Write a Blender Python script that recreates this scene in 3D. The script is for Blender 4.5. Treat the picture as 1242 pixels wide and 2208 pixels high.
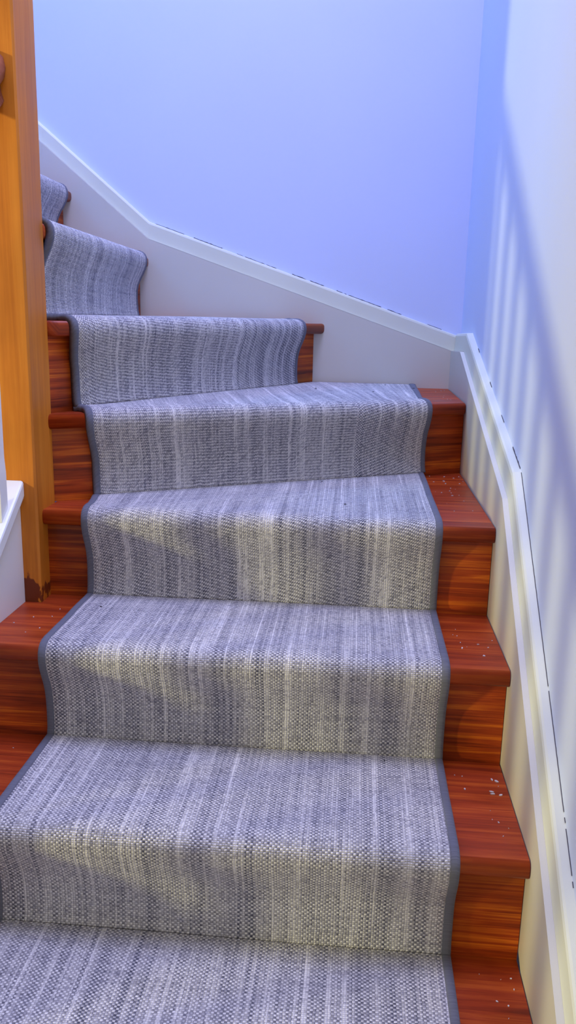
import bpy, bmesh, math, random
from mathutils import Vector, Matrix
random.seed(7)
scene = bpy.context.scene
COL = scene.collection
for o in list(bpy.data.objects):
    bpy.data.objects.remove(o)

# ------------------------------------------------------------------ camera
F_PX, PITCH, YAW, ROLL = 1775.7, 0.2320, -0.0793, 0.0222
CAM = Vector((-0.2855, -1.0906, 0.7769))
fw = Vector((math.sin(YAW)*math.cos(PITCH), math.cos(YAW)*math.cos(PITCH), -math.sin(PITCH)))
r0 = Vector((math.cos(YAW), -math.sin(YAW), 0)); u0 = r0.cross(fw)
rr = r0*math.cos(ROLL) + u0*math.sin(ROLL); uu = u0*math.cos(ROLL) - r0*math.sin(ROLL)
cd = bpy.data.cameras.new('camera'); co = bpy.data.objects.new('camera', cd); COL.objects.link(co)
cd.sensor_fit = 'VERTICAL'; cd.sensor_height = 36.0; cd.lens = F_PX/2208*36.0
cd.clip_start = 0.02; cd.clip_end = 100
m = Matrix((rr, uu, -fw)).transposed().to_4x4(); m.translation = CAM
co.matrix_world = m
scene.camera = co

# ------------------------------------------------------------------ world and lights
w = bpy.data.worlds.new('world'); scene.world = w; w.use_nodes = True
bg = w.node_tree.nodes['Background']
bg.inputs['Color'].default_value = (0.90, 0.85, 0.84, 1); bg.inputs['Strength'].default_value = 0.50

def area(name, loc, target, size, size_y, power, color):
    l = bpy.data.lights.new(name, 'AREA'); l.shape = 'RECTANGLE'; l.size = size; l.size_y = size_y
    l.energy = power; l.color = color
    o = bpy.data.objects.new(name, l); COL.objects.link(o); o.location = loc
    o.rotation_euler = (Vector(target)-Vector(loc)).to_track_quat('-Z', 'Y').to_euler()
    return o
# cool daylight falling down the stairwell from an unseen source above
area('stairwell_daylight', (-0.20, 0.22, 4.6), (-0.40, 0.50, 0.0), 1.4, 1.4, 212, (0.46, 0.50, 1.0))
# added cyan fill for the left of the back wall, no known window behind it
area('landing_cyan_fill', (-3.1, 1.1, 3.3), (-0.6, 1.5, 1.2), 0.7, 0.9, 32, (0.0, 0.42, 1.0))
# warm lamp low in the hall to the left, shining through the balusters
lb = bpy.data.lights.new('hall_lamp', 'POINT'); lb.energy = 720; lb.color = (1.0, 0.94, 0.42); lb.shadow_soft_size = 0.19
lbo = bpy.data.objects.new('hall_lamp', lb); COL.objects.link(lbo); lbo.location = (-5.45, -2.27, 0.82)

vs = scene.view_settings
vs.view_transform = 'Standard'; vs.look = 'None'; vs.exposure = 0.0; vs.gamma = 1.0
vs.use_curve_mapping = False

# ------------------------------------------------------------------ dimensions (metres)
H = 0.19          # riser height
G = 0.2547        # going
N = 0.0271        # nosing overhang
WL = -0.954       # inner face of the left stringer
YB = 1.538        # face of the back skirting
XW = 0.032        # right wall surface
YW = 1.568        # back wall surface
PX0, PX1, PY0, PY1 = -1.024, -0.920, 0.484, 0.588   # newel post
FLOOR = -0.57

# ------------------------------------------------------------------ material helpers
def mat(name):
    M = bpy.data.materials.new(name); M.use_nodes = True
    nt = M.node_tree; b = nt.nodes['Principled BSDF']
    return M, nt, b
def nd(nt, typ, **kw):
    n = nt.nodes.new(typ)
    for k, v in kw.items():
        if k in n.inputs: n.inputs[k].default_value = v
        else: setattr(n, k, v)
    return n
def math_n(nt, op, a, b=None, c=None):
    n = nt.nodes.new('ShaderNodeMath'); n.operation = op
    for i, v in enumerate((a, b, c)):
        if v is None: continue
        if isinstance(v, (int, float)): n.inputs[i].default_value = v
        else: nt.links.new(v, n.inputs[i])
    return n.outputs[0]
def mixc(nt, fac, a, b, blend='MIX'):
    n = nt.nodes.new('ShaderNodeMix'); n.data_type = 'RGBA'; n.blend_type = blend
    for sock, v in ((n.inputs[0], fac), (n.inputs[6], a), (n.inputs[7], b)):
        if isinstance(v, (int, float)): sock.default_value = v
        elif isinstance(v, tuple): sock.default_value = (*v, 1) if len(v) == 3 else v
        else: nt.links.new(v, sock)
    return n.outputs[2]
def ramp(nt, fac, stops):
    n = nt.nodes.new('ShaderNodeValToRGB')
    cr = n.color_ramp
    while len(cr.elements) < len(stops): cr.elements.new(0.5)
    for e, (p, c) in zip(cr.elements, stops):
        e.position = p; e.color = (*c, 1) if len(c) == 3 else c
    nt.links.new(fac, n.inputs[0])
    return n.outputs[0]
def scaled_uv(nt, sx, sy, src='UV'):
    tc = nt.nodes.new('ShaderNodeTexCoord'); mp = nt.nodes.new('ShaderNodeMapping')
    mp.inputs['Scale'].default_value = (sx, sy, 1)
    nt.links.new(tc.outputs[src], mp.inputs['Vector'])
    return mp.outputs[0]

def paint(name, col, var=0.03, rough=0.55, bump=0.15, scale=90):
    M, nt, b = mat(name)
    tc = nt.nodes.new('ShaderNodeTexCoord')
    n1 = nd(nt, 'ShaderNodeTexNoise', Scale=3.0, Detail=3.0); nt.links.new(tc.outputs['Object'], n1.inputs['Vector'])
    lo = tuple(max(0, c*(1-var)) for c in col); hi = tuple(min(1, c*(1+var)) for c in col)
    nt.links.new(ramp(nt, n1.outputs['Fac'], [(0.3, lo), (0.7, hi)]), b.inputs['Base Color'])
    n2 = nd(nt, 'ShaderNodeTexNoise', Scale=float(scale), Detail=4.0); nt.links.new(tc.outputs['Object'], n2.inputs['Vector'])
    bp = nd(nt, 'ShaderNodeBump', Strength=bump, Distance=0.0015); nt.links.new(n2.outputs['Fac'], bp.inputs['Height'])
    nt.links.new(bp.outputs[0], b.inputs['Normal'])
    b.inputs['Roughness'].default_value = rough
    return M

def wood(name, dark, mid, light, rough=0.4, along=2.2, across=42, blotch=0.5):
    """grain runs along u, crosses v (UVs in metres)"""
    M, nt, b = mat(name)
    v1 = scaled_uv(nt, along, across)
    w1 = nd(nt, 'ShaderNodeTexNoise', Scale=1.0, Detail=5.0, Roughness=0.62, Distortion=0.6); nt.links.new(v1, w1.inputs['Vector'])
    v2 = scaled_uv(nt, along*2.5, across*6)
    w2 = nd(nt, 'ShaderNodeTexNoise', Scale=1.0, Detail=3.0, Roughness=0.6); nt.links.new(v2, w2.inputs['Vector'])
    v3 = scaled_uv(nt, 5, 7)
    w3 = nd(nt, 'ShaderNodeTexNoise', Scale=1.0, Detail=3.0, Roughness=0.5); nt.links.new(v3, w3.inputs['Vector'])
    f = math_n(nt, 'ADD', math_n(nt, 'MULTIPLY', w1.outputs['Fac'], 0.72), math_n(nt, 'MULTIPLY', w2.outputs['Fac'], 0.28))
    c = ramp(nt, f, [(0.34, dark), (0.5, mid), (0.64, light)])
    bl = ramp(nt, w3.outputs['Fac'], [(0.3, (1-blotch,)*3), (0.65, (1, 1, 1))])
    nt.links.new(mixc(nt, 1.0, c, bl, 'MULTIPLY'), b.inputs['Base Color'])
    b.inputs['Specular IOR Level'].default_value = 0.3
    bp = nd(nt, 'ShaderNodeBump', Strength=0.25, Distance=0.0012); nt.links.new(f, bp.inputs['Height'])
    nt.links.new(bp.outputs[0], b.inputs['Normal'])
    nt.links.new(ramp(nt, w3.outputs['Fac'], [(0.3, (rough-0.08,)*3), (0.7, (rough+0.12,)*3)]), b.inputs['Roughness'])
    return M

def weave():
    """flat-woven runner: plain weave of pale and slate yarns, streaky warp (UVs in metres)"""
    M, nt, b = mat('woven_runner')
    tc = nt.nodes.new('ShaderNodeTexCoord'); sp = nt.nodes.new('ShaderNodeSeparateXYZ')
    nt.links.new(tc.outputs['UV'], sp.inputs[0])
    # hand-made irregularity of the rows
    wob = nd(nt, 'ShaderNodeTexNoise', Scale=1.0, Detail=2.0); nt.links.new(scaled_uv(nt, 55, 55), wob.inputs['Vector'])
    U = math_n(nt, 'ADD', sp.outputs[0], math_n(nt, 'MULTIPLY', math_n(nt, 'SUBTRACT', wob.outputs['Fac'], 0.5), 0.0040))
    V = math_n(nt, 'ADD', sp.outputs[1], math_n(nt, 'MULTIPLY', math_n(nt, 'SUBTRACT', wob.outputs['Fac'], 0.5), 0.0034))
    su = math_n(nt, 'SINE', math_n(nt, 'MULTIPLY', U, math.pi/0.0042))
    sv = math_n(nt, 'SINE', math_n(nt, 'MULTIPLY', V, math.pi/0.0036))
    pw = math_n(nt, 'MULTIPLY', su, sv)                      # +1 weft on top, -1 warp on top
    over = ramp(nt, math_n(nt, 'MULTIPLY_ADD', pw, 0.5, 0.5), [(0.38, (0, 0, 0)), (0.62, (1, 1, 1))])
    # warp: one shade per yarn, long streaks
    wn = nd(nt, 'ShaderNodeTexNoise', Scale=1.0, Detail=2.0, Roughness=0.7); nt.links.new(scaled_uv(nt, 150, 1.8), wn.inputs['Vector'])
    wn2 = nd(nt, 'ShaderNodeTexNoise', Scale=1.0, Detail=3.0, Roughness=0.6); nt.links.new(scaled_uv(nt, 38, 1.1), wn2.inputs['Vector'])
    wf = math_n(nt, 'ADD', math_n(nt, 'MULTIPLY', wn.outputs['Fac'], 0.52), math_n(nt, 'MULTIPLY', wn2.outputs['Fac'], 0.48))
    warp = ramp(nt, wf, [(0.37, (0.13, 0.13, 0.165)), (0.46, (0.27, 0.26, 0.285)), (0.545, (0.47, 0.445, 0.44)), (0.62, (0.92, 0.87, 0.82))])
    # weft: paler, streaks across
    fn = nd(nt, 'ShaderNodeTexNoise', Scale=1.0, Detail=2.0, Roughness=0.7); nt.links.new(scaled_uv(nt, 4.0, 170), fn.inputs['Vector'])
    fm = math_n(nt, 'ADD', math_n(nt, 'MULTIPLY', fn.outputs['Fac'], 0.55), math_n(nt, 'MULTIPLY', wf, 0.45))
    weft = ramp(nt, fm, [(0.37, (0.52, 0.50, 0.515)), (0.49, (0.80, 0.76, 0.735)), (0.62, (0.92, 0.88, 0.83))])
    col = mixc(nt, over, warp, weft)
    # every stitch a little lighter or darker than the next
    cx = math_n(nt, 'FLOOR', math_n(nt, 'DIVIDE', U, 0.0042)); cy = math_n(nt, 'FLOOR', math_n(nt, 'DIVIDE', V, 0.0036))
    cmb = nt.nodes.new('ShaderNodeCombineXYZ'); nt.links.new(cx, cmb.inputs[0]); nt.links.new(cy, cmb.inputs[1])
    wnz = nt.nodes.new('ShaderNodeTexWhiteNoise'); wnz.noise_dimensions = '2D'; nt.links.new(cmb.outputs[0], wnz.inputs['Vector'])
    col = mixc(nt, 1.0, col, ramp(nt, wnz.outputs['Value'], [(0.0, (0.58, 0.58, 0.63)), (0.35, (0.92, 0.92, 0.93)), (1.0, (1.0, 1.0, 1.0))]), 'MULTIPLY')
    # dark gaps between yarns
    gap = math_n(nt, 'ABSOLUTE', pw)
    gapc = ramp(nt, gap, [(0.0, (0.50, 0.50, 0.53)), (0.35, (1, 1, 1))])
    col = mixc(nt, 0.8, col, mixc(nt, 1.0, col, gapc, 'MULTIPLY'))
    pn = nd(nt, 'ShaderNodeTexNoise', Scale=1.0, Detail=3.0); nt.links.new(scaled_uv(nt, 9, 6), pn.inputs['Vector'])
    col = mixc(nt, 1.0, col, ramp(nt, pn.outputs['Fac'], [(0.3, (0.86, 0.86, 0.88)), (0.7, (1, 1, 1))]), 'MULTIPLY')
    nt.links.new(col, b.inputs['Base Color'])
    bp = nd(nt, 'ShaderNodeBump', Strength=0.7, Distance=0.0016); nt.links.new(gap, bp.inputs['Height'])
    nt.links.new(bp.outputs[0], b.inputs['Normal'])
    b.inputs['Roughness'].default_value = 0.92
    b.inputs['Specular IOR Level'].default_value = 0.15
    return M

def ribbed(name, col):
    M, nt, b = mat(name)
    wv = nd(nt, 'ShaderNodeTexNoise', Scale=1.0, Detail=2.0); nt.links.new(scaled_uv(nt, 30, 500), wv.inputs['Vector'])
    nt.links.new(ramp(nt, wv.outputs['Fac'], [(0.3, tuple(c*0.8 for c in col)), (0.7, tuple(c*1.15 for c in col))]), b.inputs['Base Color'])
    bp = nd(nt, 'ShaderNodeBump', Strength=0.4, Distance=0.001); nt.links.new(wv.outputs['Fac'], bp.inputs['Height'])
    nt.links.new(bp.outputs[0], b.inputs['Normal']); b.inputs['Roughness'].default_value = 0.9
    return M

M_WALL = paint('wall_paint', (0.62, 0.68, 0.92), 0.015, 0.6, 0.10, 60)
M_SKIRT = paint('cream_gloss_paint', (0.62, 0.59, 0.52), 0.03, 0.42, 0.12, 45)
M_CAP = paint('cap_gloss_paint', (0.67, 0.67, 0.56), 0.03, 0.38, 0.12, 45)
M_WHITE = paint('white_gloss_paint', (0.80, 0.80, 0.78), 0.02, 0.35, 0.08, 40)
M_TREAD = wood('red_stained_tread', (0.18, 0.018, 0.004), (0.36, 0.042, 0.007), (0.54, 0.095, 0.012), 0.40, blotch=0.30)
M_RISER = wood('red_stained_riser', (0.13, 0.012, 0.002), (0.46, 0.060, 0.005), (0.85, 0.200, 0.012), 0.45, 2.2, 62, 0.6)
M_POST = wood('orange_pine', (0.50, 0.140, 0.012), (0.64, 0.20, 0.016), (0.72, 0.25, 0.024), 0.46, 1.6, 26, 0.22)
# old dark stain at the foot of the post (u of the post's UVs is its height in metres)
nt = M_POST.node_tree; b = nt.nodes['Principled BSDF']; src = b.inputs['Base Color'].links[0].from_socket
tcn = nt.nodes.new('ShaderNodeTexCoord'); spn = nt.nodes.new('ShaderNodeSeparateXYZ'); nt.links.new(tcn.outputs['UV'], spn.inputs[0])
nz = nd(nt, 'ShaderNodeTexNoise', Scale=1.0, Detail=4.0); nt.links.new(scaled_uv(nt, 16, 24), nz.inputs['Vector'])
hgt = math_n(nt, 'MULTIPLY', math_n(nt, 'SUBTRACT', 0.232, spn.outputs[0]), 5.0)
msk = ramp(nt, math_n(nt, 'ADD', hgt, math_n(nt, 'MULTIPLY', math_n(nt, 'SUBTRACT', nz.outputs['Fac'], 0.45), 2.2)), [(0.30, (0, 0, 0)), (0.36, (1, 1, 1))])
nt.links.new(mixc(nt, msk, src, (0.16, 0.03, 0.006)), b.inputs['Base Color'])
M_RAIL = wood('varnished_rail', (0.30, 0.09, 0.05), (0.42, 0.14, 0.08), (0.52, 0.2, 0.1), 0.3, 1.6, 26, 0.2)
M_CARPET = weave()
M_BIND = ribbed('slate_binding', (0.125, 0.125, 0.155))
M_DUST = paint('paint_fleck', (0.62, 0.56, 0.55), 0.2, 0.8, 0.1)
M_LINT = paint('dark_lint', (0.05, 0.045, 0.06), 0.2, 0.9, 0.1)
M_GAP = paint('dark_gap', (0.06, 0.05, 0.07), 0.2, 0.9, 0.1)
M_FLOOR = wood('hall_boards', (0.10, 0.04, 0.02), (0.22, 0.09, 0.04), (0.32, 0.15, 0.06), 0.4, 1.2, 12)

# ------------------------------------------------------------------ object helpers
def mesh_obj(name, verts, faces, material, parent=None, uvs=None, smooth=False):
    me = bpy.data.meshes.new(name); me.from_pydata([tuple(v) for v in verts], [], faces); me.update()
    bm = bmesh.new(); bm.from_mesh(me); bmesh.ops.recalc_face_normals(bm, faces=bm.faces); bm.to_mesh(me); bm.free()
    if uvs is not None:
        lay = me.uv_layers.new(name='UVMap')
        for lp in me.loops:
            lay.data[lp.index].uv = uvs(me.vertices[lp.vertex_index].co, lp.vertex_index)
    me.materials.append(material)
    if smooth:
        for p in me.polygons: p.use_smooth = True
    o = bpy.data.objects.new(name, me); COL.objects.link(o)
    if parent: o.parent = parent
    return o
def box_vf(x0, x1, y0, y1, z0, z1):
    v = [(x, y, z) for z in (z0, z1) for y in (y0, y1) for x in (x0, x1)]
    f = [(0, 2, 3, 1), (4, 5, 7, 6), (0, 1, 5, 4), (2, 6, 7, 3), (0, 4, 6, 2), (1, 3, 7, 5)]
    return v, f
def bevel(o, wdt, seg=2):
    b = o.modifiers.new('bevel', 'BEVEL'); b.width = wdt; b.segments = seg; b.limit_method = 'ANGLE'; b.angle_limit = math.radians(40)
    for p in o.data.polygons: p.use_smooth = True
    o.modifiers.new('wn', 'WEIGHTED_NORMAL')
def empty(name, loc):
    o = bpy.data.objects.new(name, None); COL.objects.link(o); o.location = loc; o.empty_display_size = 0.1
    return o
def adopt(parent, child):
    child.parent = parent; child.matrix_parent_inverse = Matrix.Translation(-parent.location)
def tag(o, label=None, cat=None, group=None, kind=None):
    if label: o['label'] = label
    if cat: o['category'] = cat
    if group: o['group'] = group
    if kind: o['kind'] = kind
    return o
def struct(o, label, cat): return tag(o, label, cat, None, 'structure')

# ------------------------------------------------------------------ the room shell
v, f = box_vf(XW, XW+0.12, -3.2, YW+0.12, FLOOR-0.02, 3.4)
struct(mesh_obj('wall_right', v, f, M_WALL), 'right wall catching lamplight and striped baluster shadows', 'wall')
v, f = box_vf(-4.2, XW, YW, YW+0.12, FLOOR-0.02, 3.4)
struct(mesh_obj('wall_back', v, f, M_WALL), 'plain blue lit back wall behind the turning stairs', 'wall')
v, f = box_vf(-4.2, PX0-0.002, PY1-0.07, PY1+0.02, FLOOR-0.02, 3.4)
struct(mesh_obj('wall_left', v, f, M_WALL), 'partition wall beside the upper flight behind the post', 'wall')
v, f = box_vf(-6.3, XW, -3.2, YW, FLOOR-0.06, FLOOR)
struct(mesh_obj('floor', v, f, M_FLOOR, uvs=lambda c, i: (c.y, c.x)), 'hall floor at the foot of the stairs', 'floor')

# ------------------------------------------------------------------ skirtings (stepped boards following the stairs)
def skirt(name, label, pts, axis, bottoms, off_face, off_band, off_wall, band_h, ledge_drop=0.0):
    """pts: (s, z) of the top edge of the face board along the wall; bottoms: z of the underside at each point"""
    def P(s, off, z): return (off, s, z) if axis == 'x' else (s, off, z)
    root = empty(name, P(pts[0][0], off_face, bottoms[0])); struct(root, label, 'skirting')
    for i in range(len(pts)-1):
        (s0, z0), (s1, z1) = pts[i], pts[i+1]
        b0, b1 = bottoms[i], bottoms[i+1]
        ds = (s1-s0); e = 0.00005*(1 if ds > 0 else -1)
        sa, sb = s0+e, s1-e
        # lower board
        v = [P(sa, off_face, b0), P(sb, off_face, b1), P(sb, off_face, z1), P(sa, off_face, z0),
             P(sa, off_wall, b0), P(sb, off_wall, b1), P(sb, off_wall, z1), P(sa, off_wall, z0)]
        fc = [(0, 1, 2, 3), (4, 7, 6, 5), (3, 2, 6, 7), (0, 4, 5, 1), (0, 3, 7, 4), (1, 5, 6, 2)]
        o = mesh_obj('skirting_board', v, fc, M_SKIRT); adopt(root, o)
        # capping strip, leaning back a little, with a rounded top ledge
        d = off_wall-off_face; sg = 1 if d > 0 else -1
        prof = [(off_band, 0.0005), (off_band+sg*0.0030, band_h*0.86), (off_band+sg*0.0050, band_h*0.96), (off_band+sg*0.0085, band_h), (off_wall, band_h+0.0005), (off_wall, 0.0005)]
        k = len(prof)
        v = [P(sa, p, z0+q) for p, q in prof] + [P(sb, p, z1+q) for p, q in prof]
        fc = [(j, (j+1) % k, k+(j+1) % k, k+j) for j in range(k)] + [tuple(range(k)), tuple(range(2*k-1, k-1, -1))]
        o = mesh_obj('capping_strip', v, fc, M_CAP); adopt(root, o)
    return root
# right wall: short level piece, winder slope, then flight slope
RP = [(YB+0.0105, 0.687), (1.302, 0.693), (0.478, 0.449), (-0.62, -0.430)]
RB = [0.40, 0.30, 0.10, -0.569]
tr = skirt('trim_1', 'cream skirting board stepping down along the right wall', RP, 'x', RB, 0.0, 0.0105, XW, 0.052)
BP = [(XW-0.001, 0.6765), (-0.947, 1.004), (-1.273, 1.279), (-2.0, 1.892)]
BB = [0.40, 0.60, 0.90, 1.45]
tb = skirt('trim_2', 'pale skirting board climbing across the back wall', BP, 'y', BB, YB, YB+0.0105, YW, 0.052)

# hairline gaps where the caulk has opened above the capping
def gap_line(root, segs, axis, off):
    vs_, fs = [], []
    for (s0, z0), (s1, z1), wd in segs:
        n = max(2, int(abs(s1-s0)/0.006)); prev = None
        for i in range(n+1):
            t = i/n; s = s0+(s1-s0)*t; z = z0+(z1-z0)*t
            ww = wd*random.uniform(0.15, 1.0); z += random.uniform(-0.0005, 0.0008)
            b = len(vs_)
            for oo in (off-0.0012, off+0.001):
                for zz in (z-ww/2, z+ww/2):
                    vs_.append((oo, s, zz) if axis == 'x' else (s, oo, zz))
            if prev is not None and random.random() < 0.95:
                a = prev
                fs += [(a, b, b+1, a+1), (a+2, a+3, b+3, b+2), (a+1, b+1, b+3, a+3), (a, a+2, b+2, b)]
            prev = b
    o = mesh_obj('caulk_gap', vs_, fs, M_GAP); adopt(root, o); return o
def zl(pts, s, add):
    for (a, za), (b, zb) in zip(pts[:-1], pts[1:]):
        if min(a, b)-1e-6 <= s <= max(a, b)+1e-6: return za+(zb-za)*(s-a)/(b-a)+add
A_ = 0.0535
gap_line(tb, [((s0, zl(BP, s0, A_)), (s1, zl(BP, s1, A_)), wd) for s0, s1, wd in
    [(-0.93, -0.84, .0018), (-0.81, -0.72, .0022), (-0.68, -0.55, .0016), (-0.50, -0.40, .0024), (-0.36, -0.22, .0024), (-0.20, -0.15, .002), (-0.08, -0.03, .0014)]], 'y', YW)
gap_line(tr, [((s0, zl(RP, s0, A_)), (s1, zl(RP, s1, A_)), wd) for s0, s1, wd in
    [(1.17, 1.14, .0025), (0.93, 0.90, .003), (0.74, 0.70, .0016), (0.58, 0.49, .004), (0.476, 0.30, .0006), (0.30, -0.1, .0006)]], 'x', XW)

# ------------------------------------------------------------------ staircase: treads and risers
class Line:
    """a nosing line in plan: point, unit direction (left to right seen from the front), outward normal"""
    def __init__(s, a, b):
        s.a = Vector(a); d = Vector(b)-s.a; s.len = d.length; s.d = d/s.len; s.n = Vector((s.d.y, -s.d.x))
    def at(s, t, out=0.0): return s.a+s.d*t+s.n*out
    def t_of(s, p): return (Vector(p)-s.a).dot(s.d)
    def hit_x(s, x, out=0.0):
        p = s.a+s.n*out; return Vector((x, p.y+(x-p.x)*s.d.y/s.d.x))
    def hit_y(s, y, out=0.0):
        p = s.a+s.n*out; return Vector((p.x+(y-p.y)*s.d.x/s.d.y, y))
def from_riser(a, b):
    l = Line(a, b); return Line(l.at(0, N), l.at(l.len, N))
STEPS = {}
for k in (-1, 0, 1, 2):
    STEPS[k] = Line((WL, (k-1)*G), (0, (k-1)*G))
STEPS[3] = Line((PX1, 2*G), (0, 2*G))
STEPS[4] = from_riser((PX1, 0.598), (0, 1.118))
STEPS[5] = from_riser((PX1, 0.604), (-0.424, YB))
STEPS[6] = Line((-0.920, 0.600), (-0.948, YB))
STEPS[7] = Line((-1.170, 0.640), (-1.186, YB))
STEPS[8] = Line((-1.425, 0.640), (-1.430, YB))
def Z(k): return (k-1)*H
stair = empty('staircase', (-0.45, -0.6, FLOOR))
tag(stair, 'winding staircase with red-brown stained wooden treads and risers', 'staircase')

def extrude_poly(name, rings, material, uvf, smooth=False):
    k = len(rings[0]); v = [p for r in rings for p in r]; fc = []
    for i in range(len(rings)-1):
        for j in range(k):
            fc.append((i*k+j, i*k+(j+1) % k, (i+1)*k+(j+1) % k, (i+1)*k+j))
    fc.append(tuple(range(k))); fc.append(tuple(range((len(rings)-1)*k, len(rings)*k)))
    o = mesh_obj(name, v, fc, material, None, uvf)
    return o
TT = 0.031
def tread(k, poly, front):
    """poly in plan, front = indices of the vertices on the nosing"""
    L = STEPS[k]; z = Z(k); offu, offv = random.uniform(0, 9), random.uniform(0, 9)
    layers = [(0.0, 0.0075), (-0.0022, 0.0030), (-0.0065, 0.0004), (-0.012, 0.0), (-0.019, 0.0), (-0.0245, 0.0010), (-0.0285, 0.0040), (-TT, 0.0085)]
    rings = []
    for dz, ins in layers:
        rings.append([Vector((*(Vector(p)-L.n*ins if i in front else Vector(p)), z+dz)) for i, p in enumerate(poly)])
    def uvf(c, i):
        p = Vector((c.x, c.y)); return (p.dot(L.d)+offu, p.dot(L.n)+c.z*0.8+offv)
    o = extrude_poly('tread', rings, M_TREAD, uvf); adopt(stair, o)
    for p in o.data.polygons: p.use_smooth = abs(p.normal.z) < 0.999
    return o
def riser(k, p0, p1, zbot):
    """p0, p1 on the face line in plan"""
    L = STEPS[k]; offu, offv = random.uniform(0, 9), random.uniform(0, 9)
    z0, z1 = zbot, Z(k)-TT+0.0005; th = 0.018
    base = [p0, p1, Vector(p1)-L.n*th, Vector(p0)-L.n*th]
    rings = [[Vector((*p, zz)) for p in base] for zz in (z0, z1)]
    def uvf(c, i): return (Vector((c.x, c.y)).dot(L.d)+offu, c.z+offv)
    o = extrude_poly('riser', rings, M_RISER, uvf); adopt(stair, o)
    return o
E0 = -0.0015   # treads stop just short of the skirting
BK = 0.016     # treads run under the riser above
for k in (-1, 0, 1):
    y0, y1 = (k-1)*G, k*G+N+BK
    tread(k, [(WL, y0), (E0, y0), (E0, y1), (WL, y1)], (0, 1))
y0, y1 = G, 2*G+N+BK
tread(2, [(WL, y0), (E0, y0), (E0, y1), (PX1+.0005, y1), (PX1+.0005, PY0-.0005), (WL, PY0-.0005)], (0, 1))
R4, R5, R6, R7, R8 = (STEPS[i] for i in (4, 5, 6, 7, 8))
b4 = -N-BK
tread(3, [(PX1, 2*G), (E0, 2*G), R4.hit_x(E0, b4), R4.hit_x(PX1, b4)], (0, 1))
tread(4, [R4.hit_x(PX1-0.012, 0), R4.hit_x(E0, 0), (E0, YB-.001), R5.hit_y(YB-.001, b4), R5.hit_y(PY1+.012, b4), (PX1-0.012, PY1+.002)], (0, 1))
tread(5, [R5.hit_y(PY1+.002, 0), R5.hit_y(YB-.001, 0), R6.hit_y(YB-.001, b4), R6.hit_y(PY1+.002, b4)], (0, 1))
tread(6, [R6.hit_y(PY1+.002, 0), R6.hit_y(YB-.001, 0), R7.hit_y(YB-.001, b4), R7.hit_y(0.630, b4), (PX0, 0.630), (PX0, PY1+.002)], (0, 1))
tread(7, [R7.hit_y(0.630, 0), R7.hit_y(YB-.001, 0), R8.hit_y(YB-.001, b4), R8.hit_y(0.630, b4)], (0, 1))
tread(8, [R8.hit_y(0.630, 0), R8.hit_y(YB-.001, 0), (-1.72, YB-.001), (-1.72, 0.630)], (0, 1))
ER = -0.001
for k in (-1, 0, 1, 2):
    riser(k, (WL, (k-1)*G+N), (ER, (k-1)*G+N), max(FLOOR, Z(k-1)))
riser(3, (PX1-.004, 2*G+N), (ER, 2*G+N), Z(2))
riser(4, R4.hit_x(PX1-.010, -N), R4.hit_x(ER, -N), Z(3))
riser(5, R5.hit_y(PY1-.010, -N), R5.hit_y(YB-.004, -N), Z(4))
riser(6, R6.hit_y(PY1-.006, -N), R6.hit_y(YB-.004, -N), Z(5))
riser(7, R7.hit_y(0.631, -N), R7.hit_y(YB-.004, -N), Z(6))
riser(8, R8.hit_y(0.631, -N), R8.hit_y(YB-.004, -N), Z(7))

# ------------------------------------------------------------------ carpet runner
runner = empty('stair_runner', (-0.47, -0.5, FLOOR))
tag(runner, 'grey and cream woven carpet runner with slate bound edges over the stairs', 'carpet runner')
TH = 0.012
PROF = [(-0.034, TH), (-0.020, TH+.0004), (-0.008, 0.0112), (0.0015, 0.0078), (0.0085, 0.0020), (0.0125, -0.0060), (0.0138, -0.0160), (0.0125, -0.0280),
        (0.0085, -0.0410), (0.0020, -0.0560), (-0.0055, -0.0720), (-0.0110, -0.0880), (-0.0140, -0.1060), (-0.0152, -0.1260), (-0.0150, -0.1460), (-0.0140, -0.1640), (-0.0115, -0.1740), (-0.0100, -H+TH)]
def wob(a, b, s):
    return (math.sin(a*7.1+s*1.7)*math.sin(b*9.3+s*0.9)+0.5*math.sin(a*17.0-b*5+s*2.3))
def along(pts, t):
    ls = [(b-a).length for a, b in zip(pts[:-1], pts[1:])]; d = t*sum(ls)
    for i, l in enumerate(ls):
        if d <= l or i == len(ls)-1: return pts[i]+(pts[i+1]-pts[i])*(d/l)
        d -= l
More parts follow.
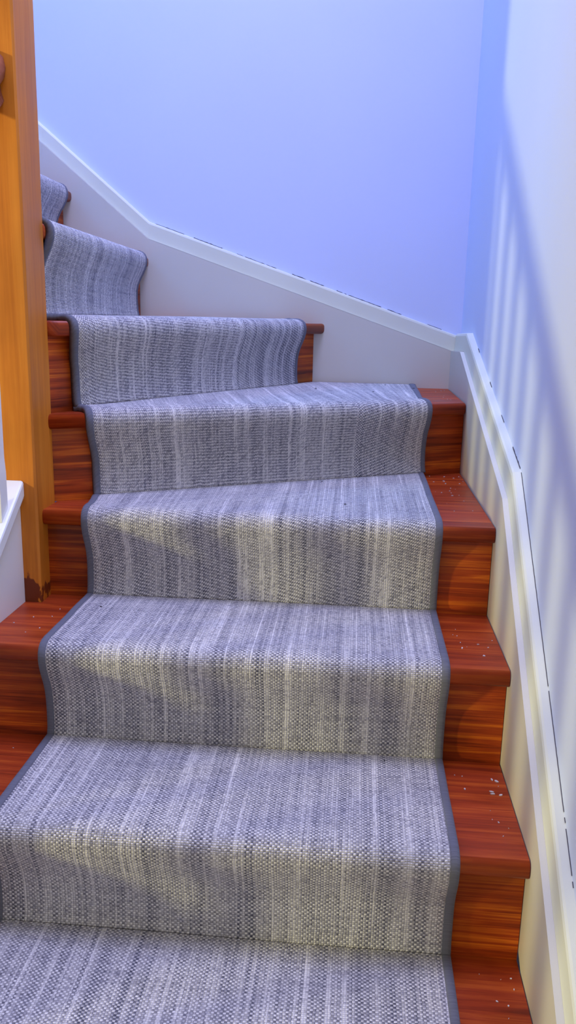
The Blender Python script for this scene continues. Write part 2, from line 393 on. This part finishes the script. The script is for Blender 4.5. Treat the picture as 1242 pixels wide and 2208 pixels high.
def carpet(k, nose, base, back, cols=30, deep=14, tall=None):
    """nose, base: (left, right) positions along the nosing line at the nosing and at the riser foot;
       back: plan points (left, right) where the tread carpet reaches the riser above"""
    L = STEPS[k]; z = Z(k); u_off, v_off = random.uniform(0, 5), random.uniform(0, 5)
    bpts = [Vector(q) for q in back]
    def column(t, lift=0.0):
        """list of points; t in 0..1 (may run slightly outside)"""
        an = nose[0]+(nose[1]-nose[0])*t; ab = base[0]+(base[1]-base[0])*t
        out = []
        P0 = L.at(an, PROF[0][0]); Bp = along(bpts, t)
        for i in range(deep):
            s = i/deep; p = Bp.lerp(P0, s)
            hump = 0.0014*math.sin(min(1, s*1.2)*math.pi)*wob(an*1.0, s*0.8, k)
            out.append((Vector((*p, z+TH+hump+lift)), Vector((0, 0, 1))))
        for j, (o_, dz) in enumerate(PROF):
            wq = min(1, max(0, (-dz-0.02)/0.095)); wq = wq*wq*(3-2*wq)
            a = an+(ab-an)*wq
            o2 = o_ + 0.0012*wob(a*0.8, dz*4, k+3)*wq
            p = L.at(a, o2)
            if j == 0: tg = Vector((1, 0))
            q0 = PROF[max(0, j-1)]; q1 = PROF[min(len(PROF)-1, j+1)]
            tx, tz = q1[0]-q0[0], q1[1]-q0[1]; ln = math.hypot(tx, tz); nx, nz = -tz/ln, tx/ln
            nv = Vector((L.n.x*nx, L.n.y*nx, nz))
            out.append((Vector((*p, z+dz))+nv*lift, nv))
        return out
    def strip(name, ts, lift, thick, material, us, parent, rounded=False):
        colsP = []
        for t, l in zip(ts, lift): colsP.append(column(t, l))
        R = len(colsP[0]); C = len(ts)
        v, uv = [], []
        for layer in (0, 1):
            for ci in range(C):
                vv = 0.0; prev = None
                for ri in range(R):
                    p, nv = colsP[ci][ri]
                    if prev is not None: vv += (p-prev).length
                    prev = p
                    v.append(p-nv*thick*layer); uv.append((us[ci]+u_off, v_off-vv))
        fc = []; S = C*R
        for ci in range(C-1):
            for ri in range(R-1):
                a = ci*R+ri; fc.append((a, a+R, a+R+1, a+1)); fc.append((S+a, S+a+1, S+a+R+1, S+a+R))
        for ri in range(R-1):
            for ci in (0, C-1):
                a = ci*R+ri; fc.append((a, a+1, S+a+1, S+a))
        for ci in range(C-1):
            for ri in (0, R-1):
                a = ci*R+ri; fc.append((a, a+R, S+a+R, S+a))
        o = mesh_obj(name, v, fc, material, None, lambda c, i: uv[i], smooth=True)
        if parent is runner: adopt(runner, o)
        else:
            o.parent = parent
        return o
    wn = abs(nose[1]-nose[0])
    ts = [i/cols for i in range(cols+1)]
    sec = strip('carpet_section', ts, [0]*len(ts), 0.0095, M_CARPET, [t*wn for t in ts], runner)
    bw = 0.0135/wn
    for side in (0, 1):
        tt = [-0.10*bw, 0.0, 0.35*bw, 0.8*bw, 1.0*bw]; lf = [-0.0035, 0.0008, 0.0022, 0.0016, 0.0002]
        if side: tt = [1-t for t in tt][::-1]; lf = lf[::-1]
        strip('edge_binding', tt, lf, 0.0085, M_BIND, [t*wn for t in tt], sec)
    return sec
CL, CR = -0.834, -0.106
def tl(k, x=None, y=None):
    L = STEPS[k]; p = L.hit_x(x) if x is not None else L.hit_y(y); return L.t_of(p)
BO = -0.021     # the tread piece tucks just behind the riser carpet above
W4 = (tl(4, x=-0.839), tl(4, x=-0.094))      # winder riser four, at its foot
W4n = (tl(4, x=-0.853), tl(4, x=-0.099))
W5 = (tl(5, y=0.635), tl(5, y=1.422))
W5n = (tl(5, y=0.614), tl(5, y=1.424))
W6 = (tl(6, y=0.598), tl(6, y=1.447))
W6n = (tl(6, y=0.598), tl(6, y=1.458))
W7 = (tl(7, y=0.68), tl(7, y=1.440))
W7n = (tl(7, y=0.68), tl(7, y=1.464))
def bk(k, w): return (STEPS[k].at(w[0], BO), STEPS[k].at(w[1], BO))
SN = (CL-WL, CR-WL)
for k in (-1, 0, 1):
    carpet(k, SN, SN, bk(k+1, SN), deep=18)
S3 = (CL-PX1, CR-PX1)
carpet(2, SN, SN, bk(3, S3), deep=18)
carpet(3, S3, S3, bk(4, W4), deep=20)
carpet(4, W4n, W4, [STEPS[5].at(W5[0], BO), STEPS[5].at(tl(5, y=1.515), BO), Vector((-0.104, 1.529))], deep=20, cols=44)
carpet(5, W5n, W5, [STEPS[6].at(W6[0], BO), STEPS[6].at(tl(6, y=1.49), BO), Vector((-0.50, 1.510))], deep=20)
carpet(6, W6n, W6, bk(7, W7), deep=14)
W8 = (tl(8, y=0.72), tl(8, y=1.45))
carpet(7, W7n, W7, bk(8, W8), deep=12)

# ------------------------------------------------------------------ newel post, stringer, balusters, handrail
SL = H/G
v, f = box_vf(PX0, PX1, PY0, PY1-0.0715, FLOOR, 2.35)
v, f = box_vf(PX0, PX1, PY0, PY1, FLOOR, 2.35)
# subdivide the post lengthwise so that its arrises can wander like worn timber
nseg = 60; rings = []
for i in range(nseg+1):
    z = FLOOR+(2.35-FLOOR)*i/nseg
    def j(a): return 0.0012*math.sin(z*11+a*2.1)+0.0008*math.sin(z*27+a*5.3)
    c = 0.004
    rings.append([Vector(p) for p in ((PX0+c, PY0, z), (PX1-c+j(1)*.3, PY0, z), (PX1+j(2)*.25, PY0+c, z), (PX1+j(3)*.25, PY1-c, z), (PX1-c, PY1, z), (PX0+c, PY1, z), (PX0, PY1-c, z), (PX0, PY0+c, z))])
post = extrude_poly('newel_post', rings, M_POST, lambda c, i: (c.z, c.x*1.0+c.y*1.0+3.1))
# keep the partition clear of the post
tag(post, 'square orange pine newel post at the turn of the stairs', 'post')

def sloped_bar(name, prof, y0, y1, zref, material, uvoff=0.0):
    """profile of (x, dz) swept along the flight; zref is z at y0"""
    rings = []
    n = 24
    for i in range(n+1):
        y = y0+(y1-y0)*i/n; z = zref+(y-y0)*SL
        rings.append([Vector((x, y, z+dz)) for x, dz in prof])
    return extrude_poly(name, rings, material, lambda c, i: (c.y*1.25+uvoff, c.x+c.z))
YS = PY0-0.0008
stringer = empty('stair_stringer', (-0.977, YS, Z(2)))
tag(stringer, 'white painted stringer panel at the left edge of the lower stairs', 'stringer')
o = sloped_bar('panel', [(-1.000, -0.046), (WL-0.0005, -0.046), (WL-0.0005, -0.47), (-1.000, -0.47)], YS, -0.66, 0.446, M_WHITE); adopt(stringer, o)
CAPP = [(-1.010, 0.0), (-0.9500, 0.0), (-0.9465, -0.002), (-0.9450, -0.006), (-0.9450, -0.030), (-0.9465, -0.036), (-0.9500, -0.044), (-0.9540, -0.0462), (-1.004, -0.0462), (-1.010, -0.04)]
o = sloped_bar('cap_rail', CAPP, YS, -0.66, 0.446, M_WHITE); adopt(stringer, o)
# handrail
RZ = 1.190
RPF = [(-1.000, 0.012), (-0.996, 0.030), (-0.984, 0.042), (-0.970, 0.046), (-0.956, 0.042), (-0.944, 0.030), (-0.940, 0.012), (-0.943, -0.004), (-0.952, -0.016), (-0.950, -0.030), (-0.946, -0.042), (-0.950, -0.050),
       (-0.990, -0.050), (-0.994, -0.042), (-0.990, -0.030), (-0.988, -0.016), (-0.997, -0.004)]
RPF = [(x+0.003, dz) for x, dz in RPF]
rail = sloped_bar('handrail', RPF, YS, -0.66, RZ, M_RAIL)
for p in rail.data.polygons: p.use_smooth = len(p.vertices) == 4
tag(rail, 'varnished wooden handrail running into the orange newel post', 'handrail')
# balusters
first = None
for i in range(8):
    y = 0.410-i*G/2; bx = -0.970; s = 0.0155
    zb = 0.446+(y-YS)*SL; zt = RZ-0.050+(y-YS)*SL
    e = 0.0006
    if first is None:
        rings = []
        hgt = zt-zb
        for t in (0.0, 0.12, 0.16, 0.5, 0.84, 0.88, 1.0):
            q = s*(1.0 if t in (0.0, 0.12, 0.88, 1.0) else 0.92)
            sk = 0.0
            ring = []
            for sx, sy in ((-1, -1), (1, -1), (1, 1), (-1, 1)):
                zz = t*hgt+(sy*q*SL if t in (0.0, 1.0) else 0.0)+(e if t == 0 else (-e if t == 1 else 0))
                ring.append(Vector((sx*q, sy*q, zz)))
            rings.append(ring)
        first = extrude_poly('baluster', rings, M_WHITE, lambda c, i: (c.z, c.x+c.y))
        ob = first
    else:
        ob = first.copy(); COL.objects.link(ob)
    ob.location = (bx, y, zb)
    tag(ob, 'white painted baluster nearest the orange newel post' if i == 0 else 'white painted baluster, '+('second', 'third', 'fourth', 'fifth', 'sixth', 'seventh', 'eighth')[i-1]+' in the row from the newel post', 'baluster', 'balusters on the white stringer')

# ------------------------------------------------------------------ dust, paint flecks and lint lying on the steps
def flakes(name, label, spots, material, size, rnd):
    vs_, fs = [], []
    for (x, y, z, sc) in spots:
        n = rnd.randint(5, 7); b = len(vs_); a0 = rnd.uniform(0, 6.28); st = rnd.uniform(1.0, 2.6); an = rnd.uniform(0, 3.14)
        ring = []
        for i in range(n):
            a = a0+i*6.2832/n; r = size*sc*rnd.uniform(0.5, 1.0)
            dx, dy = math.cos(a)*r*st, math.sin(a)*r
            ring.append((x+dx*math.cos(an)-dy*math.sin(an), y+dx*math.sin(an)+dy*math.cos(an)))
        for zz in (0.0002, 0.0009+0.0006*sc):
            for px, py in ring: vs_.append((px, py, z+zz))
        fs.append(tuple(range(b, b+n))); fs.append(tuple(range(b+n, b+2*n)))
        for i in range(n): fs.append((b+i, b+(i+1) % n, b+n+(i+1) % n, b+n+i))
    o = mesh_obj(name, vs_, fs, material)
    tag(o, label, 'debris', None, 'stuff'); return o
rnd = random.Random(11)
spots = []
def scatter(n, x0, x1, y0, y1, z, lo=0.3, hi=1.0):
    for _ in range(n):
        spots.append((rnd.uniform(x0, x1), rnd.uniform(y0, y1), z, rnd.uniform(lo, hi)))
scatter(16, -0.09, -0.01, 0.62, 1.06, Z(3)); scatter(7, -0.06, -0.006, 0.95, 1.06, Z(3), .5, 1.6)
scatter(12, -0.09, -0.008, 0.30, 0.50, Z(2)); scatter(9, -0.09, -0.008, 0.05, 0.24, Z(1))
scatter(5, -0.03, -0.006, 0.17, 0.23, Z(1), 1.0, 2.2); scatter(10, -0.09, -0.008, -0.2, -0.01, Z(0))
scatter(8, -0.07, -0.02, 1.15, 1.5, Z(4)); scatter(7, -0.945, -0.86, 0.28, 0.47, Z(2)); scatter(6, -0.945, -0.86, 0.03, 0.24, Z(1))
flakes('dust_flecks', 'pale dust and paint flecks scattered on the wooden treads', spots, M_DUST, 0.0017, rnd)
lint = []
for x, y, k in [(-0.30, 0.62, 3), (-0.36, 0.86, 3), (-0.50, 0.83, 3), (-0.31, 0.90, 3), (-0.55, 0.80, 3), (-0.24, 1.2, 4), (-0.40, 1.25, 4), (-0.12, 1.35, 4), (-0.78, 0.44, 2), (-0.2, 1.45, 4), (-0.21, 0.245, 1)]:
    lint.append((x, y, Z(k)+TH+0.001, rnd.uniform(0.5, 1.2)))
flakes('carpet_lint', 'dark specks of lint lying on the carpet runner', lint, M_LINT, 0.0026, rnd)
